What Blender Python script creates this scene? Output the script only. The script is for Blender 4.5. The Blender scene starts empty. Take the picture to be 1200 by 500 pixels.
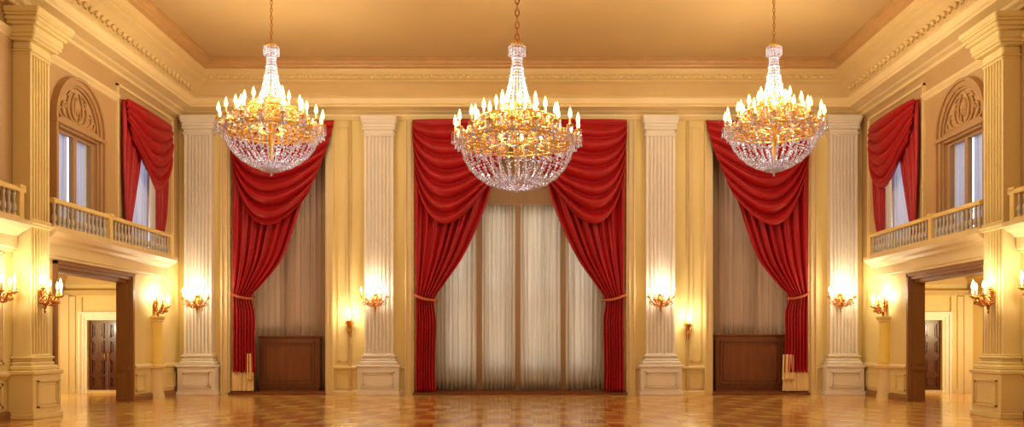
import bpy, math, random
from mathutils import Vector, Matrix
PI = math.pi
random.seed(7)
C = bpy.context.scene.collection
EYE = 1.77; DEP = 30.0; HW = 12.0; HY = 403.0; VX = 610.0; F = 1000.0

# ------------------------------------------------------------------ helpers
class MB:
    """collects shapes and links them as ONE mesh object"""
    def __init__(s): s.v = []; s.f = []
    def add(s, vs, fs):
        n = len(s.v); s.v += [tuple(p) for p in vs]; s.f += [tuple(i + n for i in f) for f in fs]; return s
    def box(s, x0, x1, y0, y1, z0, z1, m=None):
        vs = [(x, y, z) for z in (z0, z1) for y in (y0, y1) for x in (x0, x1)]
        if m: vs = [m(*p) for p in vs]
        return s.add(vs, [(0,2,3,1),(4,5,7,6),(0,1,5,4),(2,6,7,3),(0,4,6,2),(1,3,7,5)])
    def bbox(s, x0, x1, y0, y1, z0, z1, b=.02, m=None):
        """box with chamfered vertical and top edges (three stacked rings)"""
        def ring(i, z, c):
            a0, a1, b0, b1 = x0+i, x1-i, y0+i, y1-i
            return [(a0+c,b0,z),(a1-c,b0,z),(a1,b0+c,z),(a1,b1-c,z),(a1-c,b1,z),(a0+c,b1,z),(a0,b1-c,z),(a0,b0+c,z)]
        R = [ring(b, z0, b), ring(0, z0+b, b), ring(0, z1-b, b), ring(b, z1, b)]
        vs = [p for r in R for p in r]
        if m: vs = [m(*p) for p in vs]
        fs = [tuple(reversed(range(8))), tuple(range(24, 32))]
        for k in range(3):
            for j in range(8):
                a = k*8+j; c = k*8+(j+1) % 8
                fs.append((a, c, c+8, a+8))
        return s.add(vs, fs)
    def lathe(s, prof, n=16, c=(0,0,0), m=None):
        vs = []; fs = []
        for (r, z) in prof:
            for k in range(n):
                a = 2*PI*k/n; p = (c[0]+r*math.cos(a), c[1]+r*math.sin(a), c[2]+z)
                vs.append(m(*p) if m else p)
        for i in range(len(prof)-1):
            for k in range(n):
                a = i*n+k; b = i*n+(k+1) % n
                fs.append((a, b, b+n, a+n))
        fs.append(tuple(reversed(range(n)))); fs.append(tuple(range((len(prof)-1)*n, len(prof)*n)))
        return s.add(vs, fs)
    def tube(s, pts, rad, n=8, m=None, flat=1.0):
        P = [Vector(p) for p in pts]; k = len(P)
        if not isinstance(rad, (list, tuple)): rad = [rad]*k
        vs = []; fs = []; up = None
        for i, p in enumerate(P):
            t = (P[min(i+1, k-1)] - P[max(i-1, 0)]).normalized()
            if up is None:
                up = Vector((0,0,1)) if abs(t.z) < .9 else Vector((0,1,0))
            x = t.cross(up).normalized() if t.cross(up).length > 1e-6 else t.orthogonal().normalized()
            y = x.cross(t).normalized(); up = y
            for j in range(n):
                a = 2*PI*j/n; q = p + (x*math.cos(a) + y*math.sin(a)*flat)*rad[i]
                vs.append(m(*q) if m else tuple(q))
        for i in range(k-1):
            for j in range(n):
                a = i*n+j; b = i*n+(j+1) % n; fs.append((a, b, b+n, a+n))
        fs.append(tuple(reversed(range(n)))); fs.append(tuple(range((k-1)*n, k*n)))
        return s.add(vs, fs)
    def ball(s, c, r, sx=1, sy=1, sz=1, m=None):
        t = (1+5**.5)/2; L = math.sqrt(1+t*t)
        V = [(-1,t,0),(1,t,0),(-1,-t,0),(1,-t,0),(0,-1,t),(0,1,t),(0,-1,-t),(0,1,-t),(t,0,-1),(t,0,1),(-t,0,-1),(-t,0,1)]
        Fc = [(0,11,5),(0,5,1),(0,1,7),(0,7,10),(0,10,11),(1,5,9),(5,11,4),(11,10,2),(10,7,6),(7,1,8),(3,9,4),(3,4,2),(3,2,6),(3,6,8),(3,8,9),(4,9,5),(2,4,11),(6,2,10),(8,6,7),(9,8,1)]
        vs = [(c[0]+r*sx*x/L, c[1]+r*sy*y/L, c[2]+r*sz*z/L) for x, y, z in V]
        if m: vs = [m(*p) for p in vs]
        return s.add(vs, Fc)
    def grid(s, fn, nu, nv):
        vs = [fn(i/nu, j/nv) for j in range(nv+1) for i in range(nu+1)]
        fs = [(j*(nu+1)+i, j*(nu+1)+i+1, (j+1)*(nu+1)+i+1, (j+1)*(nu+1)+i) for j in range(nv) for i in range(nu)]
        return s.add(vs, fs)
    def extrude(s, prof, a0, a1, m):
        """closed profile [(d,z)] run along a from a0 to a1, through a wall map"""
        n = len(prof)
        vs = [m(a0, d, z) for d, z in prof] + [m(a1, d, z) for d, z in prof]
        fs = [(i, (i+1) % n, (i+1) % n+n, i+n) for i in range(n)] + [tuple(reversed(range(n))), tuple(range(n, 2*n))]
        return s.add(vs, fs)
    def build(s, name, mat, parent=None, smooth=False, solid=0, angle=None):
        o0 = Vector((0,0,0))
        if parent is not None and parent.get('world'): o0 = root_of(parent).location
        me = bpy.data.meshes.new(name)
        me.from_pydata([tuple(Vector(p)-o0) for p in s.v], [], s.f)
        me.validate(); me.update()
        me.materials.append(mat)
        if smooth:
            for p in me.polygons: p.use_smooth = True
        import bmesh
        bm = bmesh.new(); bm.from_mesh(me); bmesh.ops.recalc_face_normals(bm, faces=bm.faces)
        bm.to_mesh(me); bm.free()
        if angle: me.set_sharp_from_angle(angle=math.radians(angle))
        o = bpy.data.objects.new(name, me); C.objects.link(o)
        if solid:
            md = o.modifiers.new('thickness', 'SOLIDIFY'); md.thickness = solid; md.offset = 0
        if parent is not None:
            o.parent = parent
            if parent.get('world'): WORLD.append(o); o['world'] = 1
        return o
WORLD = []
def root_of(o):
    while o.parent: o = o.parent
    return o
def thing(name, label, cat, loc=(0,0,0), rz=0, group=None, world=False):
    o = bpy.data.objects.new(name, None); C.objects.link(o); o.empty_display_size = .2
    o.location = loc; o.rotation_euler = (0,0,rz); o['label'] = label; o['category'] = cat
    if group: o['group'] = group
    if world: o['world'] = 1; WORLD.append(o)
    return o
def tag(o, label, cat, group=None):
    o['label'] = label; o['category'] = cat
    if group: o['group'] = group
    return o
def struct(o): o['kind'] = 'structure'; return o
def s_empty(name, loc=(0,0,0)):
    o = bpy.data.objects.new(name, None); C.objects.link(o); o.location = loc; o['kind'] = 'structure'; return o
def copy_tree(o, parent=None):
    c = o.copy(); C.objects.link(c); c.parent = parent
    for ch in list(o.children): copy_tree(ch, c)
    return c
# wall maps: a runs along the wall, d stands out into the room, z is up
def mB(a, d, z): return (a, DEP-d, z)
def mL(a, d, z): return (-HW+d, a, z)
def mR(a, d, z): return (HW-d, a, z)
def lerp(a, b, t): return a+(b-a)*t
def poly(pts, t):
    """smooth interpolation of (key, value) pairs"""
    if t <= pts[0][0]: return pts[0][1]
    for i in range(len(pts)-1):
        if t <= pts[i+1][0]:
            k0, v0 = pts[i]; k1, v1 = pts[i+1]; h = k1-k0; w = (t-k0)/h
            m0 = (v1-pts[i-1][1])/(k1-pts[i-1][0]) if i > 0 else (v1-v0)/h
            m1 = (pts[i+2][1]-v0)/(pts[i+2][0]-k0) if i+2 < len(pts) else (v1-v0)/h
            return (2*w**3-3*w*w+1)*v0+(w**3-2*w*w+w)*h*m0+(-2*w**3+3*w*w)*v1+(w**3-w*w)*h*m1
    return pts[-1][1]

# ------------------------------------------------------------------ materials
def lin(c):
    return tuple(((x/255)/12.92 if x/255 <= .04045 else ((x/255+.055)/1.055)**2.4) for x in c)+(1,)
def mat(name, rgb, rough=.6, metal=0, noise=.06, scale=3.0, bump=0, bscale=40, sheen=0, emit=0, trans=0, spec=.5, stretch=None, coat=0):
    m = bpy.data.materials.new(name); m.use_nodes = True; nt = m.node_tree; N = nt.nodes; L = nt.links
    b = N['Principled BSDF']
    b.inputs['Roughness'].default_value = rough; b.inputs['Metallic'].default_value = metal
    b.inputs['Specular IOR Level'].default_value = spec
    if sheen:
        b.inputs['Sheen Weight'].default_value = sheen; b.inputs['Sheen Roughness'].default_value = .4
        b.inputs['Sheen Tint'].default_value = lin((255,120,110))
    if coat: b.inputs['Coat Weight'].default_value = coat; b.inputs['Coat Roughness'].default_value = .1
    if trans: b.inputs['Transmission Weight'].default_value = trans; b.inputs['IOR'].default_value = 1.5
    tc = N.new('ShaderNodeTexCoord'); mp = N.new('ShaderNodeMapping')
    if stretch: mp.inputs['Scale'].default_value = stretch
    L.new(tc.outputs['Object'], mp.inputs['Vector'])
    nz = N.new('ShaderNodeTexNoise'); nz.inputs['Scale'].default_value = scale; nz.inputs['Detail'].default_value = 4
    L.new(mp.outputs['Vector'], nz.inputs['Vector'])
    mx = N.new('ShaderNodeMix'); mx.data_type = 'RGBA'
    c = lin(rgb)
    mx.inputs[6].default_value = tuple(min(1, x*(1-noise*2)) for x in c[:3])+(1,)
    mx.inputs[7].default_value = tuple(min(1, x*(1+noise*1.2)) for x in c[:3])+(1,)
    L.new(nz.outputs['Fac'], mx.inputs[0]); L.new(mx.outputs[2], b.inputs['Base Color'])
    if emit:
        b.inputs['Emission Color'].default_value = c; b.inputs['Emission Strength'].default_value = emit
    if bump:
        n2 = N.new('ShaderNodeTexNoise'); n2.inputs['Scale'].default_value = bscale; L.new(mp.outputs['Vector'], n2.inputs['Vector'])
        bp = N.new('ShaderNodeBump'); bp.inputs['Strength'].default_value = bump; bp.inputs['Distance'].default_value = .02
        L.new(n2.outputs['Fac'], bp.inputs['Height']); L.new(bp.outputs['Normal'], b.inputs['Normal'])
    return m
M = {}
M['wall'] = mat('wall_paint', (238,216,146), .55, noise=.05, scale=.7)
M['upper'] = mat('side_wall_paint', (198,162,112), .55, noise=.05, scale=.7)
M['trim'] = mat('trim_paint', (236,212,156), .45, noise=.05, scale=1.5)
M['crown'] = mat('crown_paint', (214,184,124), .42, noise=.05, scale=1.5)
M['gilt'] = mat('gilt_band_paint', (184,140,84), .42, noise=.1, scale=3)
M['ceil'] = mat('ceiling_paint', (188,156,102), .6, noise=.05, scale=.5)
M['pil'] = mat('pilaster_paint', (242,232,218), .45, noise=.04, scale=2)
M['pily'] = mat('ochre_pilaster_paint', (246,226,162), .45, noise=.04, scale=2)
M['rail'] = mat('balustrade_paint', (244,214,134), .4, noise=.04)
M['balu'] = mat('baluster_stone', (214,204,184), .35, noise=.12, scale=8)
M['casing'] = mat('brown_casing', (150,104,56), .45, noise=.12, scale=2, stretch=(1,1,.2))
M['wood'] = mat('mahogany', (130,72,36), .4, noise=.25, scale=3, stretch=(4,4,.4), coat=.2)
M['woodd'] = mat('dark_mahogany', (98,42,28), .3, noise=.25, scale=3, stretch=(4,4,.4), coat=.4)
M['frame'] = mat('tan_window_frame', (188,148,100), .5, noise=.1, scale=3, stretch=(3,3,.3))
M['carve'] = mat('carved_plaster', (196,154,100), .5, noise=.1, scale=4)
M['velvet'] = mat('red_velvet', (170,9,20), .5, noise=.16, scale=2.2, stretch=(2,2,.4), sheen=.15, spec=.4)
M['cord'] = mat('tieback_cord', (196,104,60), .5, noise=.1)
M['hem'] = mat('cream_lining', (236,206,150), .6, noise=.06)
M['white'] = mat('door_frame_paint', (250,240,214), .45, noise=.03)
M['demi'] = mat('yellow_column_paint', (250,216,96), .4, noise=.05)
M['gold'] = mat('gilt_bronze', (236,180,92), .3, metal=.9, noise=.25, scale=14)
M['goldd'] = mat('aged_bronze', (190,126,60), .35, metal=.9, noise=.3, scale=14)
M['wax'] = mat('candle_wax', (255,236,190), .5, noise=.02)
M['crystal'] = mat('crystal_bead', (218,216,255), .08, noise=.12, scale=11, trans=.15, spec=.9, coat=.6)
M['flame'] = mat('candle_flame', (255,214,120), .5, noise=0, emit=9)
M['flames'] = mat('sconce_flame', (255,226,160), .5, noise=0, emit=12)
def sheer(name, rgb, tf=.5):
    m = bpy.data.materials.new(name); m.use_nodes = True; N = m.node_tree.nodes; L = m.node_tree.links
    b = N['Principled BSDF']; b.inputs['Roughness'].default_value = .8
    tr = N.new('ShaderNodeBsdfTranslucent'); mx = N.new('ShaderNodeMixShader'); mx.inputs[0].default_value = tf
    tc = N.new('ShaderNodeTexCoord'); mp = N.new('ShaderNodeMapping'); mp.inputs['Scale'].default_value = (9,9,.15)
    nz = N.new('ShaderNodeTexNoise'); nz.inputs['Scale'].default_value = 2
    L.new(tc.outputs['Object'], mp.inputs[0]); L.new(mp.outputs[0], nz.inputs['Vector'])
    cm = N.new('ShaderNodeMix'); cm.data_type = 'RGBA'; c = lin(rgb)
    cm.inputs[6].default_value = tuple(x*.7 for x in c[:3])+(1,); cm.inputs[7].default_value = tuple(min(1, x*1.15) for x in c[:3])+(1,)
    L.new(nz.outputs['Fac'], cm.inputs[0]); L.new(cm.outputs[2], b.inputs['Base Color']); L.new(cm.outputs[2], tr.inputs['Color'])
    L.new(b.outputs[0], mx.inputs[1]); L.new(tr.outputs[0], mx.inputs[2]); L.new(mx.outputs[0], N['Material Output'].inputs[0])
    return m
M['sheer'] = sheer('ivory_sheer', (244,232,214), .65)
M['sheerd'] = sheer('taupe_sheer', (216,190,162), .45)
M['lace'] = sheer('white_lace', (226,226,236), .6)
def glass():
    m = bpy.data.materials.new('window_glass'); m.use_nodes = True; N = m.node_tree.nodes; L = m.node_tree.links
    N.remove(N['Principled BSDF'])
    t = N.new('ShaderNodeBsdfTransparent'); t.inputs[0].default_value = (.93,.95,.97,1)
    g = N.new('ShaderNodeBsdfGlossy'); g.inputs['Roughness'].default_value = .05
    lw = N.new('ShaderNodeLayerWeight'); pw = N.new('ShaderNodeMath'); pw.operation = 'POWER'; pw.inputs[1].default_value = 5
    L.new(lw.outputs['Facing'], pw.inputs[0]); f = N.new('ShaderNodeMath'); f.operation = 'MULTIPLY_ADD'; f.inputs[1].default_value = .4; f.inputs[2].default_value = .03
    L.new(pw.outputs[0], f.inputs[0])
    x = N.new('ShaderNodeMixShader'); L.new(f.outputs[0], x.inputs[0]); L.new(t.outputs[0], x.inputs[1]); L.new(g.outputs[0], x.inputs[2])
    L.new(x.outputs[0], N['Material Output'].inputs[0]); return m
M['glass'] = glass()
def parquet():
    m = bpy.data.materials.new('polished_parquet'); m.use_nodes = True; N = m.node_tree.nodes; L = m.node_tree.links
    b = N['Principled BSDF']; b.inputs['Coat Weight'].default_value = .5; b.inputs['Coat Roughness'].default_value = .12
    b.inputs['Specular IOR Level'].default_value = .85
    tc = N.new('ShaderNodeTexCoord')
    mp = N.new('ShaderNodeMapping'); mp.inputs['Scale'].default_value = (1/.55, 1/1.15, 1); mp.inputs['Location'].default_value = (.3,.2,.5)
    L.new(tc.outputs['Object'], mp.inputs[0])
    ck = N.new('ShaderNodeTexChecker'); ck.inputs['Scale'].default_value = 1
    ck.inputs['Color1'].default_value = lin((255,220,112)); ck.inputs['Color2'].default_value = lin((206,112,54))
    wn = N.new('ShaderNodeTexNoise'); wn.inputs['Scale'].default_value = 1.2; L.new(tc.outputs['Object'], wn.inputs['Vector'])
    wa = N.new('ShaderNodeVectorMath'); wa.operation = 'MULTIPLY_ADD'; wa.inputs[1].default_value = (.35,.5,0); L.new(wn.outputs['Color'], wa.inputs[0]); L.new(mp.outputs[0], wa.inputs[2])
    L.new(wa.outputs[0], ck.inputs['Vector'])
    def noise(sc, scale, det=4):
        q = N.new('ShaderNodeMapping'); q.inputs['Scale'].default_value = sc; L.new(tc.outputs['Object'], q.inputs[0])
        n = N.new('ShaderNodeTexNoise'); n.inputs['Scale'].default_value = scale; n.inputs['Detail'].default_value = det
        L.new(q.outputs[0], n.inputs['Vector']); return n
    def mix(a, bb, f, mode='MIX'):
        x = N.new('ShaderNodeMix'); x.data_type = 'RGBA'; x.blend_type = mode
        for s, k in ((a,6),(bb,7)):
            if isinstance(s, tuple): x.inputs[k].default_value = s
            else: L.new(s, x.inputs[k])
        if isinstance(f, float): x.inputs[0].default_value = f
        else: L.new(f, x.inputs[0])
        return x.outputs[2]
    # wood grain, running across the room
    g = noise((.35,5,1), 2.2); r = N.new('ShaderNodeValToRGB')
    r.color_ramp.elements[0].position = .38; r.color_ramp.elements[1].position = .62
    L.new(g.outputs['Fac'], r.inputs[0])
    grain = mix(lin((216,126,54)), lin((255,228,126)), r.outputs[0])
    # the chequered pattern is worn: strength follows a large noise
    w = noise((.12,.2,1), 1.0, 2); wr = N.new('ShaderNodeMapRange'); wr.inputs[1].default_value = .35; wr.inputs[2].default_value = .65
    wr.inputs[3].default_value = .4; wr.inputs[4].default_value = .85; L.new(w.outputs['Fac'], wr.inputs[0])
    col = mix(grain, ck.outputs[0], wr.outputs[0])
    # plank joints
    br = N.new('ShaderNodeTexBrick'); br.inputs['Scale'].default_value = 1; br.inputs['Brick Width'].default_value = 1.96; br.inputs['Row Height'].default_value = .3
    br.inputs['Mortar Size'].default_value = .012; br.inputs['Color1'].default_value = (1,1,1,1); br.inputs['Color2'].default_value = (.82,.8,.78,1); br.inputs['Mortar'].default_value = (.45,.4,.35,1)
    L.new(tc.outputs['Object'], br.inputs['Vector'])
    col = mix(col, br.outputs[0], .7, 'MULTIPLY')
    L.new(col, b.inputs['Base Color'])
    rr = N.new('ShaderNodeMapRange'); rr.inputs[3].default_value = .12; rr.inputs[4].default_value = .32; L.new(g.outputs['Fac'], rr.inputs[0]); L.new(rr.outputs[0], b.inputs['Roughness'])
    bp = N.new('ShaderNodeBump'); bp.inputs['Strength'].default_value = .12; bp.inputs['Distance'].default_value = .01
    n3 = noise((1,1.6,1), 2.5); L.new(n3.outputs['Fac'], bp.inputs['Height']); L.new(bp.outputs[0], b.inputs['Normal'])
    return m
M['floor'] = parquet()

# ------------------------------------------------------------------ room shell
HEAD = 9.6; STEP = .12; CEIL = 11.27
OPEN = [(-10.2,-6.85), (-3.75,3.72), (6.75,10.1)]
struct(MB().box(-18,18,-6,36,-.3,0).build('floor', M['floor']))
struct(MB().box(-12.4,12.4,-6,31,CEIL,CEIL+.3).build('ceiling', M['ceil']))
w = MB(); a = -12.4
for (o0, o1) in OPEN:
    w.box(a, o0, -1, 0, 0, CEIL, mB); w.box(o0, o1, -1, 0, HEAD, CEIL, mB); a = o1
w.box(a, 12.4, -1, 0, 0, CEIL, mB)
struct(w.build('wall_back', M['wall']))
# walls behind the sheers, with the real window openings
WIN = [(-9.7,-7.3,2.3,8.6), (-2.75,2.7,.9,6.75), (7.2,9.6,2.3,8.6)]
for k, ((o0, o1), (a0, a1, z0, z1)) in enumerate(zip(OPEN, WIN)):
    q = MB()
    q.box(o0-.2, a0, -1.25, -1, 0, HEAD+.2, mB); q.box(a1, o1+.2, -1.25, -1, 0, HEAD+.2, mB)
    q.box(a0, a1, -1.25, -1, 0, z0, mB); q.box(a0, a1, -1.25, -1, z1, HEAD+.2, mB)
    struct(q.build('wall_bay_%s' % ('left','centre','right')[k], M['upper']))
    st = MB(); st.box(o0, o1, -1, .02, 0, STEP, mB); st.bbox(o0-.02, o1+.02, 0, .22, 0, STEP-.04, .015, mB)
    struct(st.build('trim_%d' % (20+k), M['wood']))

struct(MB().box(-12.4,12.4,-6.3,-6,0,CEIL).build('wall_front', M['upper']))
SW = {}   # side walls
OPN = (22.0, 26.26, 3.92)
for s, nm, mm in ((-1,'left',mL), (1,'right',mR)):
    w = MB(); T = -.4
    a0, a1, zt = OPN; AW = (22.05, 24.05, 7.45); CW = (26.2, 28.5, 8.8)
    FL = 4.66
    wl = MB(); wl.box(-6, a0, T, 0, 0, FL, mm); wl.box(a0, a1, T, 0, zt, FL, mm); wl.box(a1, 30, T, 0, 0, FL, mm)
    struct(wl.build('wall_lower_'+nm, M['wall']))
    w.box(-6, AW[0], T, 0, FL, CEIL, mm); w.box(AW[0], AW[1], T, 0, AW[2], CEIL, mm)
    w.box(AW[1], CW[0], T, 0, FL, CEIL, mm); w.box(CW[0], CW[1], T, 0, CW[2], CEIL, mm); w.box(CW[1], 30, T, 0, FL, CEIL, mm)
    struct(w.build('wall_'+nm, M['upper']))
    # alcove beyond the opening
    AX = 16.65 if s < 0 else 16.35
    w = MB()
    X = lambda v: s*v
    def bx(x0, x1, y0, y1, z0, z1, q=w):
        q.box(min(X(x0),X(x1)), max(X(x0),X(x1)), y0, y1, z0, z1)
    dx0, dx1 = (14.4,15.72) if s < 0 else (13.95,15.3)
    bx(12.4, dx0, 31, 31.3, 0, 4.4); bx(dx1, AX+.3, 31, 31.3, 0, 4.4); bx(dx0, dx1, 31, 31.3, 2.64, 4.4)
    bx(AX, AX+.3, 19, 31, 0, 4.4); bx(12.4, AX+.3, 18.7, 19, 0, 4.4)
    struct(w.build('wall_alcove_'+nm, M['wall']))
    w = MB(); bx(12.4, AX+.3, 18.7, 31.3, 4.4, 4.6, w); struct(w.build('ceiling_alcove_'+nm, M['ceil']))
    w = MB()   # alcove crown and the pier beside the door
    for (dz0, dz1, pr) in ((4.3,4.4,.5),(4.1,4.3,.38),(3.95,4.1,.25),(3.62,3.72,.16),(3.55,3.62,.1)):
        bx(12.4, AX, 31-pr, 31, dz0, dz1, w)
        bx(AX-pr, AX, 19, 31-pr, dz0, dz1, w)
    struct(w.build('trim_%d' % (30 if s < 0 else 31), M['crown']))
    w = MB()
    bx(AX-.75, AX-.68, 30.9, 31, .15, 3.45, w); bx(AX-.3, AX, 30.84, 31, 0, 3.55, w)
    bx(AX-.5, AX-.3, 30.92, 31, 0, 3.5, w)
    bx(12.4, dx0-.3, 30.95, 31, 0, .16, w); bx(dx1+.3, AX, 30.93, 31, 0, .16, w)
    struct(w.build('trim_%d' % (32 if s < 0 else 33), M['trim']))

# ------------------------------------------------------------------ crown moulding around the room
prof = [(1.85,11.28),(1.76,11.264),(1.76,11.20),(1.68,11.18),(1.66,11.1),(1.586,11.06),(1.57,11.02),(1.44,10.98),(1.42,10.92),(1.40,10.8),(1.41,10.66),(1.44,10.62),(1.44,10.56),(1.38,10.54),(1.26,10.5),(1.12,10.42),(.96,10.32),(.88,10.25),(.88,10.2),(.8,10.18),(.76,10.02),(.7,9.98),(.7,9.92),(.5,9.9),(.36,9.88),(.3,9.84),(.16,9.8),(.14,9.72),(0,9.70)]
def crown(lo, hi, name, m, cap=True):
    q = MB(); P = prof[lo:hi]; n = len(P)
    vs = []
    for (u, z) in P: vs.append((-HW+u, -6, z))
    for (u, z) in P: vs.append((-HW+u, DEP-u, z))
    for (u, z) in P: vs.append((HW-u, DEP-u, z))
    for (u, z) in P: vs.append((HW-u, -6, z))
    fs = [(k*n+i, k*n+i+1, (k+1)*n+i+1, (k+1)*n+i) for k in range(3) for i in range(n-1)]
    q.add(vs, fs); return q
q = crown(0, 8, 'x', None); struct(q.build('trim_1', M['gilt']))
q = crown(7, 19, 'x', None)
struct(q.build('trim_2', M['crown'], solid=0))
q = crown(18, len(prof), 'x', None); struct(q.build('trim_3', M['trim']))
q = MB()   # run of carved leaves in the crown
x = -10.4
while x < 10.4:
    q.ball((x, DEP-1.4, 10.74), .075, 1.3, .6, 1); q.ball((x+.13, DEP-1.4, 10.79), .045, 1, .6, .8); q.ball((x+.13, DEP-1.4, 10.69), .04, 1, .6, .8); x += .27
for s in (-1, 1):
    y = 14
    while y < 28.6:
        q.ball((s*(HW-1.03), y, 10.33), .085, 1, 1.2, 1); q.ball((s*(HW-.98), y+.15, 10.30), .055, 1, .7, 1.4); y += .3
struct(q.build('trim_4', M['crown']))

# trims on the back wall: architrave, openings' casings, rails, panels, baseboards
q = MB(); q.extrude([(0,9.62),(.06,9.62),(.1,9.66),(.1,9.72),(0,9.72)], -12, 12, mB); struct(q.build('trim_5', M['trim']))
def casing(o0, o1, z1, wd=.3):
    q = MB()
    for (i0, i1, d) in ((0,.08,.05),(.08,wd-.06,.09),(wd-.06,wd,.15)):
        q.box(o0-i1, o0-i0, 0, d, 0, z1+0, mB); q.box(o1+i0, o1+i1, 0, d, 0, z1, mB)
    return q
k = 6
for (o0, o1) in OPEN:
    struct(casing(o0, o1, HEAD+.02).build('trim_%d' % k, M['trim'])); k += 1
def panel(q, m, a0, a1, z0, z1, w=.07, d=.045):
    for (i, dd) in ((0, d), (w*.45, d*.5)):
        for (b0, b1, c0, c1) in ((a0+i,a0+i+w*.5,z0+i,z1-i),(a1-i-w*.5,a1-i,z0+i,z1-i),(a0+i,a1-i,z0+i,z0+i+w*.5),(a0+i,a1-i,z1-i-w*.5,z1-i)):
            q.box(b0, b1, 0, dd, c0, c1, m)
spans = [(-12,-10.5),(-6.55,-4.05),(4.02,6.45),(10.4,12)]
q = MB()
for (a0, a1) in spans:
    q.extrude([(0,.86),(.05,.88),(.09,.93),(.09,.97),(.04,1.0),(0,1.02)], a0, a1, mB)
for (a0, a1) in ((-6.45,-5.95),(-5.88,-5.75),(5.68,5.82),(5.9,6.4)):
    if a1-a0 > .3: panel(q, mB, a0, a1, .2, .8)
panel(q, mB, -6.42, -6.08, 1.15, 9.4); panel(q, mB, 6.0, 6.34, 1.15, 9.4)
struct(q.build('trim_9', M['trim']))
q = MB()
for xx in (-5.98, 5.86): q.lathe([(.055,.0),(.055,9.6)], 10, (xx, DEP-.02, 0)); 
struct(q.build('trim_10', M['crown'], smooth=True, angle=40))
q = MB()
for (a0, a1) in spans: q.extrude([(0,0),(.08,0),(.08,.1),(.05,.15),(0,.16)], a0, a1, mB)
struct(q.build('baseboard_back', M['trim']))
for s, nm, m in ((-1,'left',mL),(1,'right',mR)):
    q = MB()
    for (a0, a1) in ((-6,22.0),(26.3,30)):
        q.extrude([(0,0),(.09,0),(.09,.13),(.05,.19),(0,.2)], a0, a1, m)
    struct(q.build('baseboard_'+nm, M['casing']))
    q = MB()
    for (a0, a1) in ((-6,21.98),(26.45,30)):
        q.extrude([(0,.96),(.05,.98),(.1,1.03),(.1,1.08),(.04,1.12),(0,1.15)], a0, a1, m)
    panel(q, m, 26.6, 27.25, .3, .82); panel(q, m, 28.5, 29.6, .3, .82)
    panel(q, m, 17.6, 19.7, .28, .86, .12, .06); panel(q, m, 17.6, 19.75, 1.3, 3.9, .1, .05)
    # frieze moulding high on the wall and frame around the draped window
    q.extrude([(0,8.94),(.05,8.96),(.08,9.02),(.13,9.08),(.13,9.16),(0,9.2)], 14, 25.3, m)
    for (a0, a1, z0, z1) in ((25.28,25.36,FL,9.5),(29.3,29.38,FL,9.5),(25.28,29.38,9.44,9.52)):
        q.box(a0, a1, 0, .07, z0, z1, m)
    struct(q.build('trim_%d' % (11 if s < 0 else 12), M['trim']))
    # brown lining of the low opening, stepped
    q = MB(); a0, a1, zt = OPN
    for k_, (i, j, d0, d1) in enumerate(((-.12,.0,-.02,.08),(-.02,.04,-.2,.03),(.04,.08,-.41,-.08))):
        q.box(a1-j, a1-i, d0, d1, 0, zt-j, m); q.box(a0+i, a0+j, d0, d1, 0, zt-j, m); q.box(a0+i, a1-i, d0, d1, zt-.08-.09*k_, zt-i, m)
    q.box(a1-.11, a1-.07, -.36, -.12, .2, .9, m); q.box(a1-.14, a1-.07, -.4, .0, .98, 1.1, m)
    struct(q.build('trim_%d' % (13 if s < 0 else 14), M['casing']))

# ------------------------------------------------------------------ pilasters
def fluted(q, w, u, z0, z1, nf, depth=.1):
    """shaft: plan outline with nf flutes on the room face"""
    P = [(-w/2,0),(-w/2,u)]
    e = .05; fw = (w-2*e)/nf; g = fw*.28
    for k in range(nf):
        c0 = -w/2+e+k*fw+g/2; c1 = c0+fw-g
        for t in (0,.15,.35,.5,.65,.85,1): P.append((lerp(c0,c1,t), u-depth*math.sin(PI*t)**.7 if 0 < t < 1 else u))
    P += [(w/2,u),(w/2,0)]
    n = len(P)
    vs = [(x,y,z0) for x,y in P]+[(x,y,z1) for x,y in P]
    q.add(vs, [(i,(i+1) % n,(i+1) % n+n,i+n) for i in range(n)]+[tuple(range(n)), tuple(range(n,2*n))])
def stack(q, w, u, rows, b=.015):
    """rows of (z0, z1, extra) stepping out around a pilaster"""
    for z0, z1, e in rows: q.bbox(-w/2-e, w/2+e, 0, u+e, z0, z1, min(b, (z1-z0)*.3))
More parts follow.
